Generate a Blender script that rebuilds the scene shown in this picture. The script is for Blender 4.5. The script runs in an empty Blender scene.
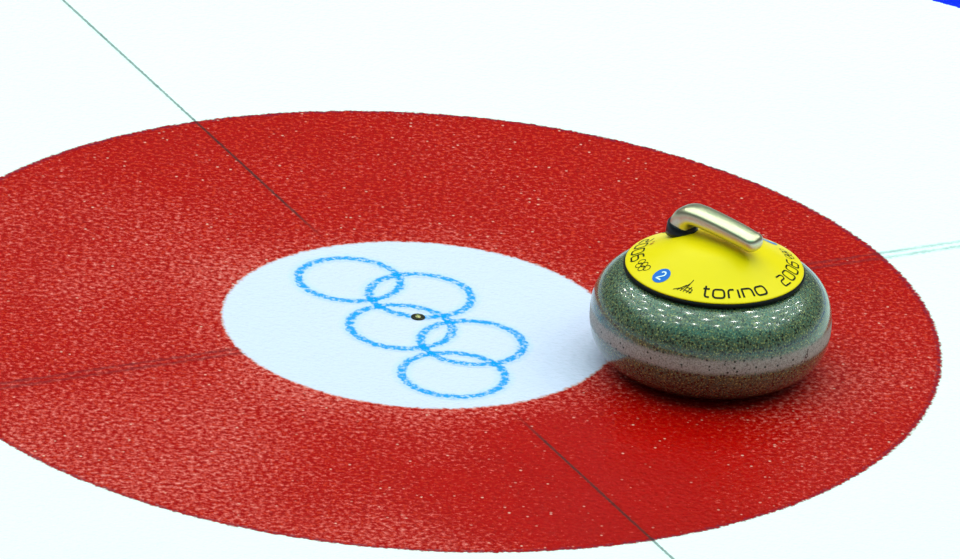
import bpy, bmesh, math, random
from mathutils import Vector, Matrix
random.seed(7)
scn = bpy.context.scene
COL = scn.collection
PI = math.pi

# ------------------------------------------------------------------ helpers
def link(name, bm, mat, parent=None, smooth=True):
    me = bpy.data.meshes.new(name)
    bm.normal_update()
    bm.to_mesh(me); bm.free()
    o = bpy.data.objects.new(name, me)
    COL.objects.link(o)
    if mat: me.materials.append(mat)
    if smooth:
        for f in me.polygons: f.use_smooth = True
    if parent: o.parent = parent
    return o

def copy_child(o, parent, rotz=0.0, label=None):
    c = o.copy(); COL.objects.link(c); c.parent = parent
    c.rotation_euler = (0, 0, o.rotation_euler.z + rotz)
    if label: c['label'] = label
    return c

def lathe(bm, prof, n=192, closed=False):
    rings = []
    for r, z in prof:
        if r < 1e-7:
            rings.append([bm.verts.new((0, 0, z))])
        else:
            rings.append([bm.verts.new((r*math.cos(2*PI*k/n), r*math.sin(2*PI*k/n), z)) for k in range(n)])
    m = len(rings)
    for i in range(m if closed else m-1):
        a, b = rings[i], rings[(i+1) % m]
        for k in range(n):
            k2 = (k+1) % n
            if len(a) == 1 and len(b) == 1: continue
            if len(a) == 1: bm.faces.new((a[0], b[k], b[k2]))
            elif len(b) == 1: bm.faces.new((a[k], b[0], a[k2]))
            else: bm.faces.new((a[k], b[k], b[k2], a[k2]))
    bmesh.ops.recalc_face_normals(bm, faces=bm.faces)
    return bm

# node helper -------------------------------------------------------
class NT:
    def __init__(s, tree): s.t = tree
    def n(s, typ, **kw):
        nd = s.t.nodes.new(typ)
        for k, v in kw.items(): setattr(nd, k, v)
        return nd
    def l(s, a, b): s.t.links.new(a, b)
    def _in(s, sock, v):
        if isinstance(v, (int, float)): sock.default_value = v
        elif isinstance(v, (tuple, list)): sock.default_value = v
        else: s.l(v, sock)
    def math(s, op, a, b=0.0, c=0.0, clamp=False):
        nd = s.n('ShaderNodeMath', operation=op); nd.use_clamp = clamp
        s._in(nd.inputs[0], a); s._in(nd.inputs[1], b); s._in(nd.inputs[2], c)
        return nd.outputs[0]
    def vmath(s, op, a, b=(0, 0, 0)):
        nd = s.n('ShaderNodeVectorMath', operation=op)
        s._in(nd.inputs[0], a); s._in(nd.inputs[1], b)
        return nd.outputs['Value'] if op in ('LENGTH', 'DOT_PRODUCT', 'DISTANCE') else nd.outputs[0]
    def step(s, x, e0, e1):          # smooth ramp 0..1 from e0 to e1
        nd = s.n('ShaderNodeMapRange', interpolation_type='SMOOTHSTEP')
        s._in(nd.inputs['Value'], x); nd.inputs['From Min'].default_value = e0; nd.inputs['From Max'].default_value = e1
        return nd.outputs[0]
    def noise(s, vec, scale, detail=2.0, rough=0.5):
        nd = s.n('ShaderNodeTexNoise'); s.l(vec, nd.inputs['Vector'])
        nd.inputs['Scale'].default_value = scale; nd.inputs['Detail'].default_value = detail
        nd.inputs['Roughness'].default_value = rough
        return nd.outputs['Fac']
    def voro(s, vec, scale, feature='F1', rnd=1.0):
        nd = s.n('ShaderNodeTexVoronoi', feature=feature); s.l(vec, nd.inputs['Vector'])
        nd.inputs['Scale'].default_value = scale; nd.inputs['Randomness'].default_value = rnd
        return nd
    def mix(s, fac, a, b, blend='MIX'):
        nd = s.n('ShaderNodeMix', data_type='RGBA', blend_type=blend)
        s._in(nd.inputs['Factor'], fac)
        for i, v in ((6, a), (7, b)):
            if isinstance(v, tuple) and len(v) == 3: v = (*v, 1)
            s._in(nd.inputs[i], v)
        return nd.outputs[2]

def new_mat(name):
    m = bpy.data.materials.new(name); m.use_nodes = True
    nt = NT(m.node_tree); b = m.node_tree.nodes['Principled BSDF']
    return m, nt, b

def simple(name, col, rough=0.4, metal=0.0, coat=0.0, grain=0.0, gscale=400, bump=0.0, spec=.15):
    m, nt, b = new_mat(name)
    b.inputs['Roughness'].default_value = rough; b.inputs['Metallic'].default_value = metal
    b.inputs['Coat Weight'].default_value = coat; b.inputs['Coat Roughness'].default_value = 0.08
    b.inputs['Specular IOR Level'].default_value = spec
    tc = nt.n('ShaderNodeTexCoord').outputs['Object']
    f = nt.noise(tc, gscale, 3)
    c0 = tuple(x*(1-grain) for x in col); c1 = tuple(min(1, x*(1+grain)) for x in col)
    nt.l(nt.mix(f, c0, c1), b.inputs['Base Color'])
    if bump:
        bp = nt.n('ShaderNodeBump'); bp.inputs['Distance'].default_value = bump
        nt.l(f, bp.inputs['Height']); nt.l(bp.outputs[0], b.inputs['Normal'])
    return m

# ------------------------------------------------------------------ layout
R_BUTTON, R_RED, R_BLUE0, R_BLUE1 = 0.2302, 0.610, 1.220, 1.830
LOFF = .0032
LX, LY = -0.4625, 0.8866                        # centre line direction (unit)
E_U = Vector((0.4640, -0.8858)); E_V = Vector((0.8858, 0.4640))
RINGS = []
for k in (-1, 0, 1): RINGS.append(Vector((-0.0213, -0.0113)) + E_U*0.1385*k)
for k in (-.5, .5):  RINGS.append(Vector((0.0305, 0.0188)) + E_U*0.1375*k)
RR, RW = 0.0600, 0.0053

# ------------------------------------------------------------------ ice material
def ice_material():
    m, nt, b = new_mat('pebbled_ice')
    P = nt.n('ShaderNodeNewGeometry').outputs['Position']
    fl = nt.vmath('MULTIPLY', P, (1, 1, 0))
    # warp edges by the pebble grain
    wn = nt.n('ShaderNodeTexNoise'); nt.l(fl, wn.inputs['Vector'])
    wn.inputs['Scale'].default_value = 170; wn.inputs['Detail'].default_value = 2
    w = nt.vmath('MULTIPLY', nt.vmath('SUBTRACT', wn.outputs['Color'], (.5, .5, .5)), (.0085, .0085, 0))
    wp = nt.vmath('ADD', fl, w)
    wp2 = nt.vmath('ADD', fl, nt.vmath('MULTIPLY', w, (.3, .3, 0)))
    r = nt.vmath('LENGTH', wp)
    red = nt.math('MULTIPLY', nt.step(r, R_BUTTON-.003, R_BUTTON+.003), nt.math('SUBTRACT', 1.0, nt.step(r, R_RED-.002, R_RED+.002)))
    blue = nt.math('MULTIPLY', nt.step(r, R_BLUE0-.001, R_BLUE0+.001), nt.math('SUBTRACT', 1.0, nt.step(r, R_BLUE1-.001, R_BLUE1+.001)))
    button = nt.math('SUBTRACT', 1.0, nt.step(r, R_BUTTON-.001, R_BUTTON+.001))
    white = nt.mix(nt.noise(fl, 5.0, 3), WHITE0, WHITE1)
    white = nt.mix(button, white, BUTTONC)
    # paint colour variation
    g = nt.noise(fl, 9.0, 3)
    redc = nt.mix(g, RED0, RED1)
    # fine pale flecks in patches: pebble frost plus reflected light painted in
    vf = nt.voro(fl, 210.0)
    fl1 = nt.noise(fl, 155.0, 3, .7)
    patch = nt.noise(fl, 3.0, 2)
    sx = nt.n('ShaderNodeSeparateXYZ'); nt.l(fl, sx.inputs[0])
    # fleck coverage falls off to the right and towards the far side
    px = nt.math('MULTIPLY_ADD', sx.outputs[0], -.10, nt.math('MULTIPLY_ADD', sx.outputs[1], -.24, nt.math('MULTIPLY_ADD', patch, .6, .20)))
    near = nt.math('SUBTRACT', 1.0, nt.step(nt.math('ABSOLUTE', nt.math('SUBTRACT', r, R_BUTTON)), .0, .09))
    cov = nt.math('MULTIPLY_ADD', near, .13, px)
    # flecks thinned out: the stone's shadow and reflection painted into the red
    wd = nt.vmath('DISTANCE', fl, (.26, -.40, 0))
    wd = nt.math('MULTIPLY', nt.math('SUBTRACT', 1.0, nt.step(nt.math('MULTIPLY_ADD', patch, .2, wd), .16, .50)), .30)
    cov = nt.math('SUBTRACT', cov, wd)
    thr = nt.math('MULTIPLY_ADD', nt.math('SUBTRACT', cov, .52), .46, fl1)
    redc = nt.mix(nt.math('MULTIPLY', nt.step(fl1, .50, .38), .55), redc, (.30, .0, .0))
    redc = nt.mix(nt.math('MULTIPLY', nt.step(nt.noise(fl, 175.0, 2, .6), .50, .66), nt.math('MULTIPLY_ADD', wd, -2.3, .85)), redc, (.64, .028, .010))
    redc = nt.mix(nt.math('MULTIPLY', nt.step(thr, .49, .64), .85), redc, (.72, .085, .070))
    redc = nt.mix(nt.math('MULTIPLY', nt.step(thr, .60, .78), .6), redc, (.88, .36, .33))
    # sparse hard white frost glints, painted into the base colour
    vg = nt.voro(fl, 190.0)
    csep = nt.n('ShaderNodeSeparateColor'); nt.l(vg.outputs['Color'], csep.inputs[0])
    gl = nt.math('MULTIPLY', nt.math('GREATER_THAN', csep.outputs[0], .965), nt.math('SUBTRACT', 1.0, nt.step(vg.outputs['Distance'], .15, .42)))
    gl = nt.math('MULTIPLY', gl, csep.outputs[1])
    redc = nt.mix(nt.math('MULTIPLY', gl, .7), redc, (.95, .62, .50))
    # thin darker outline where the paint ring was drawn
    edge = nt.math('SUBTRACT', 1.0, nt.step(nt.math('ABSOLUTE', nt.math('SUBTRACT', r, R_RED-.003)), .001, .0055))
    redc = nt.mix(nt.math('MULTIPLY', edge, nt.math('MULTIPLY', nt.step(fl1, .42, .56), .75)), redc, (.15, .01, .035))
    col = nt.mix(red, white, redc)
    col = nt.mix(blue, col, (.0, .02, .80))
    # lines (thread lines laid under the paint of the button)
    dA = nt.math('ABSOLUTE', nt.math('ADD', nt.vmath('DOT_PRODUCT', wp2, (LY, -LX, 0)), LOFF))
    dT = nt.vmath('DOT_PRODUCT', wp, (LX, LY, 0))
    dash = nt.noise(fl, 60.0, 3, .7)
    sA = nt.math('SUBTRACT', 1.0, nt.step(dA, .0010, .0028))
    aA = nt.math('MULTIPLY', sA, nt.math('MULTIPLY_ADD', dash, .6, .5))
    aA = nt.math('MULTIPLY', aA, nt.math('SUBTRACT', 1.0, button))
    aA = nt.math('MULTIPLY', aA, nt.step(r, R_BUTTON, R_BUTTON+.12))
    col = nt.mix(nt.math('MULTIPLY', aA, .95), col, nt.mix(red, (.07, .10, .11), (.035, .02, .02)))
    d1 = nt.math('ABSOLUTE', nt.math('SUBTRACT', nt.math('ABSOLUTE', dT), .0062))
    sT = nt.math('SUBTRACT', 1.0, nt.step(d1, .0006, .0056))
    aT = nt.math('MULTIPLY', nt.math('MULTIPLY', sT, nt.math('MULTIPLY_ADD', dash, .9, .15)), nt.math('SUBTRACT', 1.0, button))
    tl = nt.mix(red, (.16, .28, .30), (.16, .015, .02))
    col = nt.mix(nt.math('MULTIPLY', aT, .85), col, tl)
    # five painted rings on the button
    tot = None; halo = None
    for c in RINGS:
        d = nt.math('ABSOLUTE', nt.math('SUBTRACT', nt.vmath('DISTANCE', wp, (c.x, c.y, 0)), RR))
        s_ = nt.math('SUBTRACT', 1.0, nt.step(d, RW-.0022, RW+.0016))
        h_ = nt.math('SUBTRACT', 1.0, nt.step(d, RW, RW+.010))
        if tot is None: tot, halo = s_, h_
        else:
            tot = nt.math('ADD', tot, s_); halo = nt.math('MAXIMUM', halo, h_)
    br = nt.noise(fl, 150.0, 3, .6)
    mot = nt.step(br, .46, .66)
    cover = nt.math('MULTIPLY', tot, nt.math('MULTIPLY_ADD', mot, -.75, .97), clamp=True)
    col = nt.mix(nt.math('MULTIPLY', halo, .28), col, (.36, .62, .92))
    col = nt.mix(cover, col, RINGC)
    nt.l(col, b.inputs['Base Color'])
    b.inputs['Roughness'].default_value = ICE_ROUGH
    b.inputs['IOR'].default_value = 1.31; b.inputs['Specular IOR Level'].default_value = .15
    # pebble relief
    h = nt.math('ADD', nt.math('MULTIPLY', nt.voro(fl, 190.0, 'SMOOTH_F1').outputs['Distance'], -1.0), nt.math('MULTIPLY', nt.noise(fl, 420.0, 2), .7))
    bp = nt.n('ShaderNodeBump'); bp.inputs['Distance'].default_value = ICE_BUMP
    nt.l(h, bp.inputs['Height']); nt.l(bp.outputs[0], b.inputs['Normal'])
    return m

WHITE0, WHITE1 = (.92, .965, .965), (.96, .985, .985)
BUTTONC = (.735, .665, .90)
RED0, RED1 = (.40, .0005, .0003), (.49, .0015, .0004)
RINGC = (.003, .30, .80)
FROST = .55
ICE_ROUGH, ICE_BUMP = .20, .0010
ICE = ice_material()

# ------------------------------------------------------------------ ice sheet, split at the paint boundaries
def annulus(r0, r1, n=256, z=0.0, cx=0, cy=0, bm=None):
    bm = bm or bmesh.new()
    a = [bm.verts.new((cx+r0*math.cos(2*PI*k/n), cy+r0*math.sin(2*PI*k/n), z)) for k in range(n)] if r0 > 0 else None
    b = [bm.verts.new((cx+r1*math.cos(2*PI*k/n), cy+r1*math.sin(2*PI*k/n), z)) for k in range(n)]
    if a:
        for k in range(n): bm.faces.new((a[k], b[k], b[(k+1) % n], a[(k+1) % n]))
    else: bm.faces.new(b)
    return bm

bm = annulus(R_RED, R_BLUE0)
annulus(R_BLUE1, 22.0, bm=bm)
floor = link('floor', bm, ICE, smooth=False)
floor['kind'] = 'structure'
floor['label'] = 'white pebbled ice sheet around the painted rings'
def mark(name, bm, label):
    o = link(name, bm, ICE, floor, smooth=False); o['label'] = label; return o
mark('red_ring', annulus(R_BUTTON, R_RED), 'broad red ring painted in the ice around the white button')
mark('blue_ring', annulus(R_BLUE0, R_BLUE1), 'blue outer ring painted in the ice at the top right corner')
mark('button', annulus(0, R_BUTTON), 'white round button at the middle of the red ring')
bm = bmesh.new()
for i, c in enumerate(RINGS):
    annulus(RR-RW-.003, RR+RW+.003, 128, .00015 + i*.00001, c.x, c.y, bm)
mark('ring_emblem', bm, 'five interlocked light blue rings painted on the white button')
def strip(p0, p1, w, z):
    d = (p1-p0).normalized(); n_ = Vector((-d.y, d.x))*w
    bm = bmesh.new()
    bm.faces.new([bm.verts.new((*q, z)) for q in (p0-n_, p1-n_, p1+n_, p0+n_)])
    bmesh.ops.recalc_face_normals(bm, faces=bm.faces)
    for f in bm.faces:
        if f.normal.z < 0: f.normal_flip()
    return bm
D = Vector((LX, LY)); T = Vector((LY, -LX))
def two_strips(d, w, z, off=Vector((0, 0))):
    bm = strip(off+d*(R_BUTTON+.004), off+d*6, w, z)
    b2 = strip(off-d*(R_BUTTON+.004), off-d*6, w, z)
    me = bpy.data.meshes.new('tmp'); b2.to_mesh(me); b2.free(); bm.from_mesh(me); bpy.data.meshes.remove(me)
    for f in bm.faces:
        f.normal_update()
        if f.normal.z < 0: f.normal_flip()
    return bm
mark('center_line', two_strips(D, .0035, .00016, -T*LOFF), 'thin dark line running from upper left to lower right through the red ring')
mark('tee_line', two_strips(T, .0105, .00013), 'faint double line crossing the red ring from the left edge to the right edge')

# ------------------------------------------------------------------ centre pin
dark_metal = simple('dark_brass', (.035, .03, .018), .35, .7, grain=.3)
brass = simple('brass', (.60, .44, .20), .25, 1.0, grain=.1)
pin = link('center_pin', lathe(bmesh.new(), [(.0036, 0), (.0082, 0), (.0084, .0006), (.0078, .0014), (.0062, .0018), (.0046, .0014), (.0040, .0006), (.0036, .0004)], 64, closed=True), dark_metal)
pin.location = (-.0022, .0178, .0003)
pin['label'] = 'small round metal pin with a brass hollow set in the ice inside the blue rings'
pin['category'] = 'pin'
ins = link('brass_socket', lathe(bmesh.new(), [(0, .0002), (.0013, .0002), (.0015, .0012), (.0022, .0022), (.0032, .0022), (.0039, .0012), (.0040, .0004)], 48), brass, pin)
ins['label'] = 'bright brass socket in the middle of the pin'

# ------------------------------------------------------------------ curling stone
SX, SY = 0.3362, -0.0587
stone = bpy.data.objects.new('curling_stone', None); COL.objects.link(stone)
stone.location = (SX, SY, 0.0004); stone.empty_display_size = .05
stone['label'] = 'speckled granite curling stone with a yellow top plate and metal handle on the red ring'
stone['category'] = 'curling stone'

def granite():
    m, nt, b = new_mat('granite')
    P = nt.n('ShaderNodeTexCoord').outputs['Object']
    n1 = nt.noise(P, 470, 3, .65); n2 = nt.noise(P, 520, 2, .5); n3 = nt.noise(P, 60, 3)
    # ground band: between two heights, with a ragged grain edge
    sx = nt.n('ShaderNodeSeparateXYZ'); nt.l(P, sx.inputs[0])
    dz = nt.math('ABSOLUTE', nt.math('SUBTRACT', sx.outputs[2], ZC))
    dz = nt.math('MULTIPLY_ADD', nt.math('SUBTRACT', n2, .5), .014, dz)
    bandm = nt.math('SUBTRACT', 1.0, nt.step(dz, .0062, .0122))
    base = nt.mix(n3, (.068, .088, .048), (.105, .118, .062))
    base = nt.mix(nt.step(n2, .50, .60), base, (.055, .150, .115))
    base = nt.mix(nt.math('MULTIPLY', nt.step(n1, .54, .62), .85), base, (.44, .40, .13))
    bb = nt.mix(n3, (.41, .335, .325), (.53, .455, .44))
    bb = nt.mix(nt.math('MULTIPLY', nt.step(n1, .50, .62), .7), bb, (.55, .46, .42))
    bb = nt.mix(nt.math('MULTIPLY', nt.step(n2, .52, .40), .6), bb, (.20, .15, .13))
    base = nt.mix(bandm, base, bb)
    v = nt.voro(P, 280)
    cs = nt.n('ShaderNodeSeparateColor'); nt.l(v.outputs['Color'], cs.inputs[0])
    dens = nt.math('MULTIPLY_ADD', bandm, .34, .58)
    spot = nt.math('MULTIPLY', nt.math('GREATER_THAN', cs.outputs[0], dens), nt.math('SUBTRACT', 1.0, nt.step(v.outputs['Distance'], .32, .52)))
    base = nt.mix(nt.math('MULTIPLY', spot, .93), base, (.006, .008, .005))
    dn = nt.step(nt.noise(P, 560, 2), .52, .60)
    base = nt.mix(nt.math('MULTIPLY', dn, nt.math('MULTIPLY_ADD', bandm, -.45, .75)), base, (.025, .025, .015))
    v2 = nt.voro(P, 120)
    c2 = nt.n('ShaderNodeSeparateColor'); nt.l(v2.outputs['Color'], c2.inputs[0])
    pit = nt.math('MULTIPLY', nt.math('GREATER_THAN', c2.outputs[1], .90), nt.math('SUBTRACT', 1.0, nt.step(v2.outputs['Distance'], .08, .16)))
    base = nt.mix(nt.math('MULTIPLY', nt.math('MULTIPLY', pit, bandm), .8), base, (.06, .02, .02))
    nt.l(base, b.inputs['Base Color'])
    nt.l(nt.math('MULTIPLY_ADD', bandm, .30, .27), b.inputs['Roughness'])
    b.inputs['IOR'].default_value = 1.5
    nt.l(nt.math('MULTIPLY_ADD', bandm, -.8, .8), b.inputs['Coat Weight']); b.inputs['Coat Roughness'].default_value = .10
    bp = nt.n('ShaderNodeBump'); bp.inputs['Distance'].default_value = .00002
    nt.l(n1, bp.inputs['Height']); nt.l(bp.outputs[0], b.inputs['Normal'])
    return m

RM, HH, ZC = 0.1405, 0.0600, 0.0610
def rad(t):                      # t = -1 .. 1 over the body's height
    a = abs(t)
    e = 2.35
    return RM - .062*(1 - (1 - a**e)**(1/e)) if a < 1 else RM-.062
B0, B1 = -.0095/HH, .0095/HH
def prof(t0, t1, n):
    out = []
    for i in range(n+1):
        q = t0 + (t1-t0)*i/n
        out.append((rad(q), ZC + HH*q))
    return out
def angs(sgn, tstart):          # denser sampling towards the pole
    out = []
    a0 = math.asin(abs(tstart))
    for i in range(41):
        a = a0 + (PI/2-a0)*i/40
        t = math.sin(a)*sgn
        out.append((rad(t), ZC+HH*t))
    return out
up = angs(1, B1)
up += [(.070, ZC+HH), (.02, ZC+HH), (0, ZC+HH)]
poli = granite()
top = link('stone_body', lathe(bmesh.new(), up, 256), poli, stone)
low = angs(-1, -B0)
zb = ZC - HH
low += [(.0660, zb+.0002), (.0640, zb), (.0610, zb+.0008), (.055, zb+.006), (.04, zb+.009), (0, zb+.010)]
lowo = link('stone_underside', lathe(bmesh.new(), low, 256), poli, stone)
bandp = prof(B0, B1, 12)
band = link('striking_band', lathe(bmesh.new(), bandp, 256), poli, stone)
band['label'] = 'paler grey rough band around the middle of the stone'

# yellow top plate
PR = .1035
Z0 = .1240
def plate_z(r):
    q = min(1.0, r/PR)
    pts = [(0, .0352), (.2, .0347), (.4, .0313), (.6, .0224), (.8, .0120), (.93, .0055), (1, .0020)]
    for i in range(len(pts)-1):
        a, b = pts[i], pts[i+1]
        if q <= b[0]:
            m0 = (pts[i+1][1]-pts[max(i-1, 0)][1])/(pts[i+1][0]-pts[max(i-1, 0)][0]) if i > 0 else 0
            j = min(i+2, len(pts)-1)
            m1 = (pts[j][1]-pts[i][1])/(pts[j][0]-pts[i][0])
            h = b[0]-a[0]; s = (q-a[0])/h
            return Z0 + (2*s**3-3*s*s+1)*a[1] + (s**3-2*s*s+s)*h*m0 + (-2*s**3+3*s*s)*b[1] + (s**3-s*s)*h*m1
    return Z0+pts[-1][1]
yellow = simple('yellow_plastic', (.97, .655, .0003), .38, 0, .0, grain=.02, gscale=60)
black = simple('black_rubber', (.004, .004, .004), .5, grain=.2, spec=.12)
ink = simple('black_ink', (.010, .009, .002), .5, grain=.1, spec=.1)
pp = [(0, plate_z(0))] + [(PR*i/60, plate_z(PR*i/60)) for i in range(1, 60)]
pp += [(PR-.0003, plate_z(PR)+.0001), (PR+.0003, plate_z(PR)-.0006), (PR+.0002, Z0+.0006), (PR-.002, Z0+.0004)]
plate = link('top_plate', lathe(bmesh.new(), pp, 192), yellow, stone)
plate['label'] = 'glossy yellow domed plate with black lettering'
rim = link('plate_rim', lathe(bmesh.new(), [(PR-.012, .1195), (PR+.0006, .1195), (PR+.0020, .1205), (PR+.0022, .1225), (PR+.0014, .1240), (PR-.003, .1247), (PR-.012, .1247)], 192, closed=True), black, stone)
rim['label'] = 'thin black edge under the yellow plate'

# ---- lettering: strokes bent onto the dome
def on_plate(phi, r, lift=.00035):
    return (r*math.cos(phi), r*math.sin(phi), plate_z(r)+lift)
def densify(pl, step=.0012):
    out = [pl[0]]
    for a, b in zip(pl, pl[1:]):
        L = math.hypot(b[0]-a[0], b[1]-a[1]); n = max(1, int(L/step))
        for i in range(1, n+1): out.append((a[0]+(b[0]-a[0])*i/n, a[1]+(b[1]-a[1])*i/n))
    return out
def ribbon(bm, pl, w, fmap, closed=False):
    n = len(pl); L, Rr = [], []
    for i in range(n):
        if closed: a, b = pl[i-1], pl[(i+1) % n]
        else: a, b = pl[max(i-1, 0)], pl[min(i+1, n-1)]
        dx, dy = b[0]-a[0], b[1]-a[1]; d = math.hypot(dx, dy) or 1
        nx, ny = -dy/d*w/2, dx/d*w/2
        L.append(bm.verts.new(fmap(pl[i][0]+nx, pl[i][1]+ny))); Rr.append(bm.verts.new(fmap(pl[i][0]-nx, pl[i][1]-ny)))
    for i in range(n if closed else n-1):
        j = (i+1) % n
        bm.faces.new((L[i], Rr[i], Rr[j], L[j]))
def rrect(x0, y0, x1, y1, c, n=5):
    out = []
    for cx, cy, a0 in ((x1-c, y0+c, -90), (x1-c, y1-c, 0), (x0+c, y1-c, 90), (x0+c, y0+c, 180)):
        for i in range(n+1):
            a = math.radians(a0+90*i/n); out.append((cx+c*math.cos(a), cy+c*math.sin(a)))
    return out
def arcp(cx, cy, rx, ry, a0, a1, n=8):
    return [(cx+rx*math.cos(math.radians(a0+(a1-a0)*i/n)), cy+ry*math.sin(math.radians(a0+(a1-a0)*i/n))) for i in range(n+1)]
# glyphs in a unit height box: (width, [(polyline, closed)])
G = {
 't': (.62, [([(.22, 1.0), (.22, .28)] + arcp(.40, .22, .18, .20, 180, 270, 5) + [(.60, .02)], 0), ([(0, .74), (.60, .74)], 0)]),
 'o': (1.02, [(rrect(.0, .0, 1.0, .74, .26), 1)]),
 'r': (.62, [([(.05, 0), (.05, .50)] + arcp(.29, .50, .24, .24, 180, 90, 5) + [(.60, .74)], 0)]),
 'i': (.12, [([(.05, 0), (.05, .74)], 0)]),
 'n': (1.0, [([(.03, 0), (.03, .74), (.66, .74)] + arcp(.66, .46, .30, .28, 90, 0, 6) + [(.96, 0)], 0)]),
 '2': (.86, [([(.02, 1.0), (.60, 1.0)] + arcp(.60, .78, .24, .22, 90, -90, 8) + [(.28, .56)] + arcp(.28, .30, .26, .26, 90, 180, 6) + [(.02, .0), (.86, .0)], 0)]),
 '0': (.94, [(rrect(.0, .0, .92, 1.0, .28), 1)]),
 '6': (.94, [([(.80, 1.0), (.34, 1.0)] + arcp(.34, .66, .34, .34, 90, 180, 6) + [(.0, .26)] + arcp(.26, .26, .26, .26, 180, 270, 6) + [(.66, 0)] + arcp(.66, .26, .26, .30, 270, 450, 10) + [(.02, .56)], 0)]),
}
def word(text, phi0, phi1, rbase, h, w=.0016, gap=.30):
    bm = bmesh.new()
    tot = sum(G[c][0] for c in text) + gap*(len(text)-1)
    rm = rbase - h/2
    arc = math.radians(phi1-phi0)*rm
    sx = arc/tot                    # horizontal scale
    hv = h
    x = 0
    def fmap(u, v):
        return on_plate(math.radians(phi0)+u/rm, rbase-v)
    for c in text:
        wd, pls = G[c]
        for pl, cl in pls:
            q = [((x+a)*sx, b*hv) for a, b in pl]
            if cl: q = densify(q+[q[0]])[:-1]
            else: q = densify(q)
            ribbon(bm, q, w, fmap, bool(cl))
        x += wd+gap
    for f in bm.faces:
        f.normal_update()
        if f.normal.z < 0: f.normal_flip()
    return link('lettering', bm, ink, plate)
t1 = word('torino', -98.5, -50, .0972, .0152, .0023)
t1['label'] = 'black word torino along the near edge of the yellow plate'
y1 = word('2006', -32, 7.5, .0970, .0138, .0019, gap=.30)
y1['label'] = 'black number 2006 along the right edge of the yellow plate'
copy_child(t1, plate, PI, 'black word torino on the far side of the yellow plate')
copy_child(y1, plate, PI+.012, 'black number 2006 along the left edge of the yellow plate')

# local frame on the plate around (phi, r): u along the rim, v towards the middle
def local(phi_deg, r, rot=0.0, lift=.00035):
    p = math.radians(phi_deg); c, s = math.cos(rot), math.sin(rot)
    def f(u, v):
        u2, v2 = u*c - v*s, u*s + v*c
        x = (r-v2)*math.cos(p) - u2*math.sin(p)*1.0
        y = (r-v2)*math.sin(p) + u2*math.cos(p)*1.0
        return (x, y, plate_z(math.hypot(x, y))+lift)
    return f
def upfix(bm):
    for f in bm.faces:
        f.normal_update()
        if f.normal.z < 0: f.normal_flip()
# small outline rings logo
def circ(cx, cy, r, n=28): return [(cx+r*math.cos(2*PI*i/n), cy+r*math.sin(2*PI*i/n)) for i in range(n)]
bm = bmesh.new(); F = local(-160.5, .0890)
for k in (-1, 0, 1): ribbon(bm, circ(k*.0088, .0023, .0041), .0009, F, True)
for k in (-.5, .5): ribbon(bm, circ(k*.0088, -.0024, .0041), .0009, F, True)
upfix(bm)
rl = link('ring_logo', bm, ink, plate); rl['label'] = 'small outlined five rings logo at the left of the yellow plate'
copy_child(rl, plate, PI, 'small outlined five rings logo at the far right of the yellow plate')
# city tower emblem of leaning strokes
bm = bmesh.new(); F = local(-112, .0945)
for a, b in (((-.0130, .0000), (-.0035, .0045)), ((-.0085, .0000), (.0000, .0090)), ((-.0045, -.0004), (.0030, .0120)), ((-.0005, -.0008), (.0050, .0175)),
             ((.0035, -.0010), (.0070, .0080)), ((.0070, -.0012), (.0092, .0050)),
             ((-.0045, .0030), (-.0020, .0026)), ((.0010, .0062), (.0082, .0052)), ((-.0010, .0022), (.0095, .0004))):
    ribbon(bm, densify([a, b]), .0010, F)
upfix(bm)
em = link('tower_logo', bm, ink, plate); em['label'] = 'small black logo of leaning strokes left of the word torino'
copy_child(em, plate, PI, 'small black logo of leaning strokes on the far side of the plate')
# small orange brown mark near the handle, and its counterpart
orange = simple('orange_ink', (.55, .16, .01), .4, grain=.2)
bm = bmesh.new(); F = local(163, .0770)
ribbon(bm, densify([(-.0052, .0), (-.0022, .0012)]), .0026, F); ribbon(bm, densify([(.0006, -.0022), (.0028, .0020)]), .0034, F); ribbon(bm, densify([(.0044, .0), (.0056, .0)]), .0018, F)
upfix(bm)
om = link('orange_mark', bm, orange, plate); om['label'] = 'tiny orange mark left of the handle'
# numbered round sticker
blue = simple('blue_sticker', (.001, .14, .60), .4, coat=.0, grain=.05)
whitep = simple('white_print', (.85, .9, .92), .5, grain=.03)
bm = bmesh.new(); F = local(-136.5, .0850)
R2 = [(0.0, 1), (.0035, 24), (.0070, 36), (.0096, 48)]
c0 = bm.verts.new(F(0, 0)); prev = None
for rr in (.0026, .0052, .0078, .0105):
    ring = [bm.verts.new(F(rr*math.cos(2*PI*k/48), rr*math.sin(2*PI*k/48))) for k in range(48)]
    for k in range(48):
        if prev is None: bm.faces.new((c0, ring[k], ring[(k+1) % 48]))
        else: bm.faces.new((prev[k], ring[k], ring[(k+1) % 48], prev[(k+1) % 48]))
    prev = ring
upfix(bm)
stk = link('number_sticker', bm, blue, stone); stk['label'] = 'round blue sticker with a white 2'
bm = bmesh.new(); F2 = local(-136.5, .0850, 0, .0006)
two = arcp(0, .0026, .0032, .0030, 165, -35, 10) + [(-.0034, -.0052), (.0038, -.0052)]
ribbon(bm, densify(two, .0008), .0017, F2); upfix(bm)
num = link('numeral', bm, whitep, stk); num['label'] = 'white numeral 2 on the blue sticker'
s2 = copy_child(stk, stone, PI, 'round blue sticker mostly hidden behind the end of the handle')
copy_child(num, s2)

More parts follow.
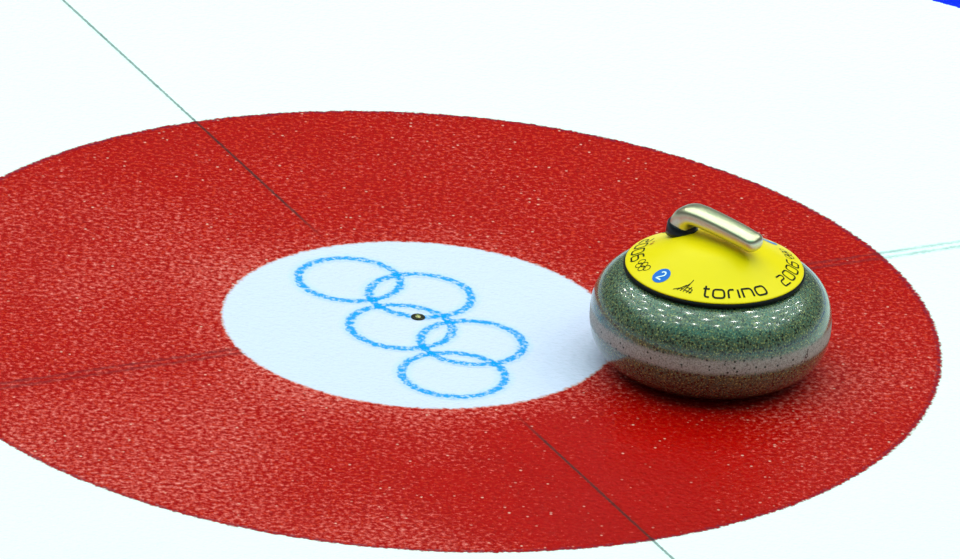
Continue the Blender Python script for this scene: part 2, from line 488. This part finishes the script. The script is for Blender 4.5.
# small dark mark cut in the ground band
bm = bmesh.new()
def Fb(u, v):
    a = math.radians(-37.5) + u/RM
    return ((RM+.0003)*math.cos(a), (RM+.0003)*math.sin(a), ZC + v)
ribbon(bm, densify([(.0015, .0060), (.0018, -.0020)] + arcp(-.0002, -.0025, .0020, .0026, 0, -190, 8)), .0011, Fb)
ribbon(bm, densify(circ(-.0003, -.0025, .0022, 16)), .0009, Fb, True)
bmesh.ops.recalc_face_normals(bm, faces=bm.faces)
mk = link('engraved_mark', bm, simple('dark_engraving', (.07, .03, .03), .6, grain=.3), stone)
mk['label'] = 'small dark hooked mark on the pale band at the right'

# ---- handle
alloy, nt, b = new_mat('champagne_alloy')
tc = nt.n('ShaderNodeTexCoord').outputs['Object']
nn = nt.noise(tc, 500, 2)
nt.l(nt.mix(nn, (.58, .49, .32), (.72, .62, .44)), b.inputs['Base Color'])
b.inputs['Metallic'].default_value = 1.0; b.inputs['Roughness'].default_value = .33
HD = Vector((.068, -.051, 0)).normalized(); HS = Vector((-HD.y, HD.x, 0))      # along, sideways
def hp(s, z): return Vector((HD.x*s, HD.y*s, z))
base_s = -.0490
path = [hp(base_s, .157), hp(base_s, .1620), hp(base_s+.0010, .1670), hp(base_s+.0050, .1735), hp(base_s+.0120, .1785), hp(base_s+.022, .1802),
        hp(-.012, .1798), hp(.012, .1778), hp(.034, .1752), hp(.052, .1725)]
wid = [.0152, .0152, .0155, .0160, .0157, .0154, .0150, .0146, .0142, .0136]
hei = [.0148, .0145, .0140, .0132, .0122, .0117, .0114, .0111, .0108, .0104]
def crom(pts, t):
    n = len(pts)-1; i = min(int(t*n), n-1); u = t*n-i
    p0, p1, p2, p3 = pts[max(i-1, 0)], pts[i], pts[i+1], pts[min(i+2, n)]
    return .5*((2*p1)+(p2-p0)*u+(2*p0-5*p1+4*p2-p3)*u*u+(3*p1-p0-3*p2+p3)*u**3)
NS, NC = 72, 40
bm = bmesh.new(); rings = []
for i in range(NS+1):
    t = i/NS
    c = crom(path, t); d = (crom(path, min(1, t+.01))-crom(path, max(0, t-.01))).normalized()
    nrm = HS.cross(d).normalized()
    if nrm.z < 0 or (abs(nrm.z) < .3 and nrm.dot(HD) > 0): nrm = -nrm
    nrm = d.cross(HS).normalized() * -1
    w_, h_ = crom(wid, t), crom(hei, t)
    rings.append((c, nrm, w_, h_, d))
# rounded end cap
c, nrm, w_, h_, d = rings[-1]
for k in range(1, 9):
    a = PI/2*k/8
    rings.append((c + d*(.0085*math.sin(a)), nrm, max(.0008, w_*(.25+.75*math.cos(a))) if k < 8 else w_*.22, max(.0006, h_*(.25+.75*math.cos(a))) if k < 8 else h_*.22, d))
vr = []
for c, nrm, w_, h_, d in rings:
    row = []
    for k in range(NC):
        a = 2*PI*k/NC; e = 2/2.7
        ca, sa = math.cos(a), math.sin(a)
        x = math.copysign(abs(ca)**e, ca)*w_; y = math.copysign(abs(sa)**e, sa)*h_
        row.append(bm.verts.new(c + HS*x + nrm*y))
    vr.append(row)
for a, b_ in zip(vr, vr[1:]):
    for k in range(NC): bm.faces.new((a[k], b_[k], b_[(k+1) % NC], a[(k+1) % NC]))
bm.faces.new(vr[-1]); bm.faces.new(list(reversed(vr[0])))
bmesh.ops.recalc_face_normals(bm, faces=bm.faces)
grip = link('handle', bm, alloy, stone); grip['label'] = 'champagne coloured metal gooseneck handle'
bm = bmesh.new()
lathe(bm, [(0, -.003), (.0192, -.003), (.0188, .0015), (.0176, .0062), (.0166, .0080), (.0158, .0085), (0, .0085)], 64)
for v_ in bm.verts:
    if v_.co.z > .005: v_.co.z += 0.0022 - .14*(v_.co.x*HD.x + v_.co.y*HD.y)
collar = link('handle_collar', bm, simple('black_collar', (.006, .007, .012), .35, coat=.3, grain=.2), stone)
collar.location = hp(base_s-.001, .1542)
collar['label'] = 'black collar where the handle meets the yellow plate'

# ------------------------------------------------------------------ arena lamps (grid of floodlights above the sheets)
LP = 42.5
for iy in range(-1, 5):
    for ix in range(-4, 5):
        ld = bpy.data.lights.new('arena_lamp', 'AREA'); ld.shape = 'DISK'; ld.size = .20 + .12*((ix*3+iy*5) % 3)/2
        ld.energy = LP * (.85, .95, 1.0, 1.05, 1.1, 1.1)[iy+1]; ld.color = (1.0, .96, .93)
        lo = bpy.data.objects.new('arena_lamp', ld); COL.objects.link(lo)
        lo.location = (ix*2.9 + (1.4 if iy % 2 else 0) + random.uniform(-.3, .3), iy*2.8 - 1.0 + random.uniform(-.3, .3), 10.0)

# ------------------------------------------------------------------ world: the hall around the rink
w = bpy.data.worlds.new('arena'); scn.world = w; w.use_nodes = True
nt = NT(w.node_tree); bg = w.node_tree.nodes['Background']
tc = nt.n('ShaderNodeTexCoord').outputs['Generated']
sz = nt.n('ShaderNodeSeparateXYZ'); nt.l(tc, sz.inputs[0])
cr = nt.n('ShaderNodeValToRGB'); nt.l(sz.outputs[2], cr.inputs[0])
stops = [(0.0, (.55, .60, .62)), (.05, (.30, .33, .35)), (.14, (.10, .11, .12)), (.36, (.12, .14, .15)), (.50, (.20, .30, .29)), (.60, (.32, 1.35, 1.10)), (.85, (.45, 1.85, 1.55)), (1.0, (.42, 1.7, 1.4))]
e = cr.color_ramp.elements
e[0].position, e[0].color = stops[0][0], (*stops[0][1], 1)
e[1].position, e[1].color = stops[-1][0], (*stops[-1][1], 1)
for p_, c_ in stops[1:-1]:
    x = e.new(p_); x.color = (*c_, 1)
bl = nt.noise(tc, 4.0, 3)
nt.l(nt.mix(nt.math('MULTIPLY', nt.step(bl, .4, .65), .5), cr.outputs[0], (.28, .30, .32)), bg.inputs[0])
bg.inputs[1].default_value = .60

# ------------------------------------------------------------------ camera (long lens from the stands)
cam = bpy.data.cameras.new('camera'); co = bpy.data.objects.new('camera', cam); COL.objects.link(co)
cam.sensor_width = 36.0; cam.lens = 13562.35/960*36.0; cam.clip_end = 200; cam.clip_start = .5
Rv = Vector((0.99774162, 0.02389287, 0.06277569)); Uv = Vector((-0.06703526, 0.4131241, 0.90820414)); Fv = Vector((0.00423455, 0.91036125, -0.41379277))
M = Matrix.Identity(4)
for i in range(3): M[i][0], M[i][1], M[i][2] = Rv[i], Uv[i], -Fv[i]
M.translation = Vector((0, -14.35743589, 6.58804812))
co.matrix_world = M
scn.camera = co
vs = scn.view_settings
vs.view_transform = 'Standard'; vs.look = 'None'; vs.exposure = 0.0; vs.gamma = 1.0; vs.use_curve_mapping = False
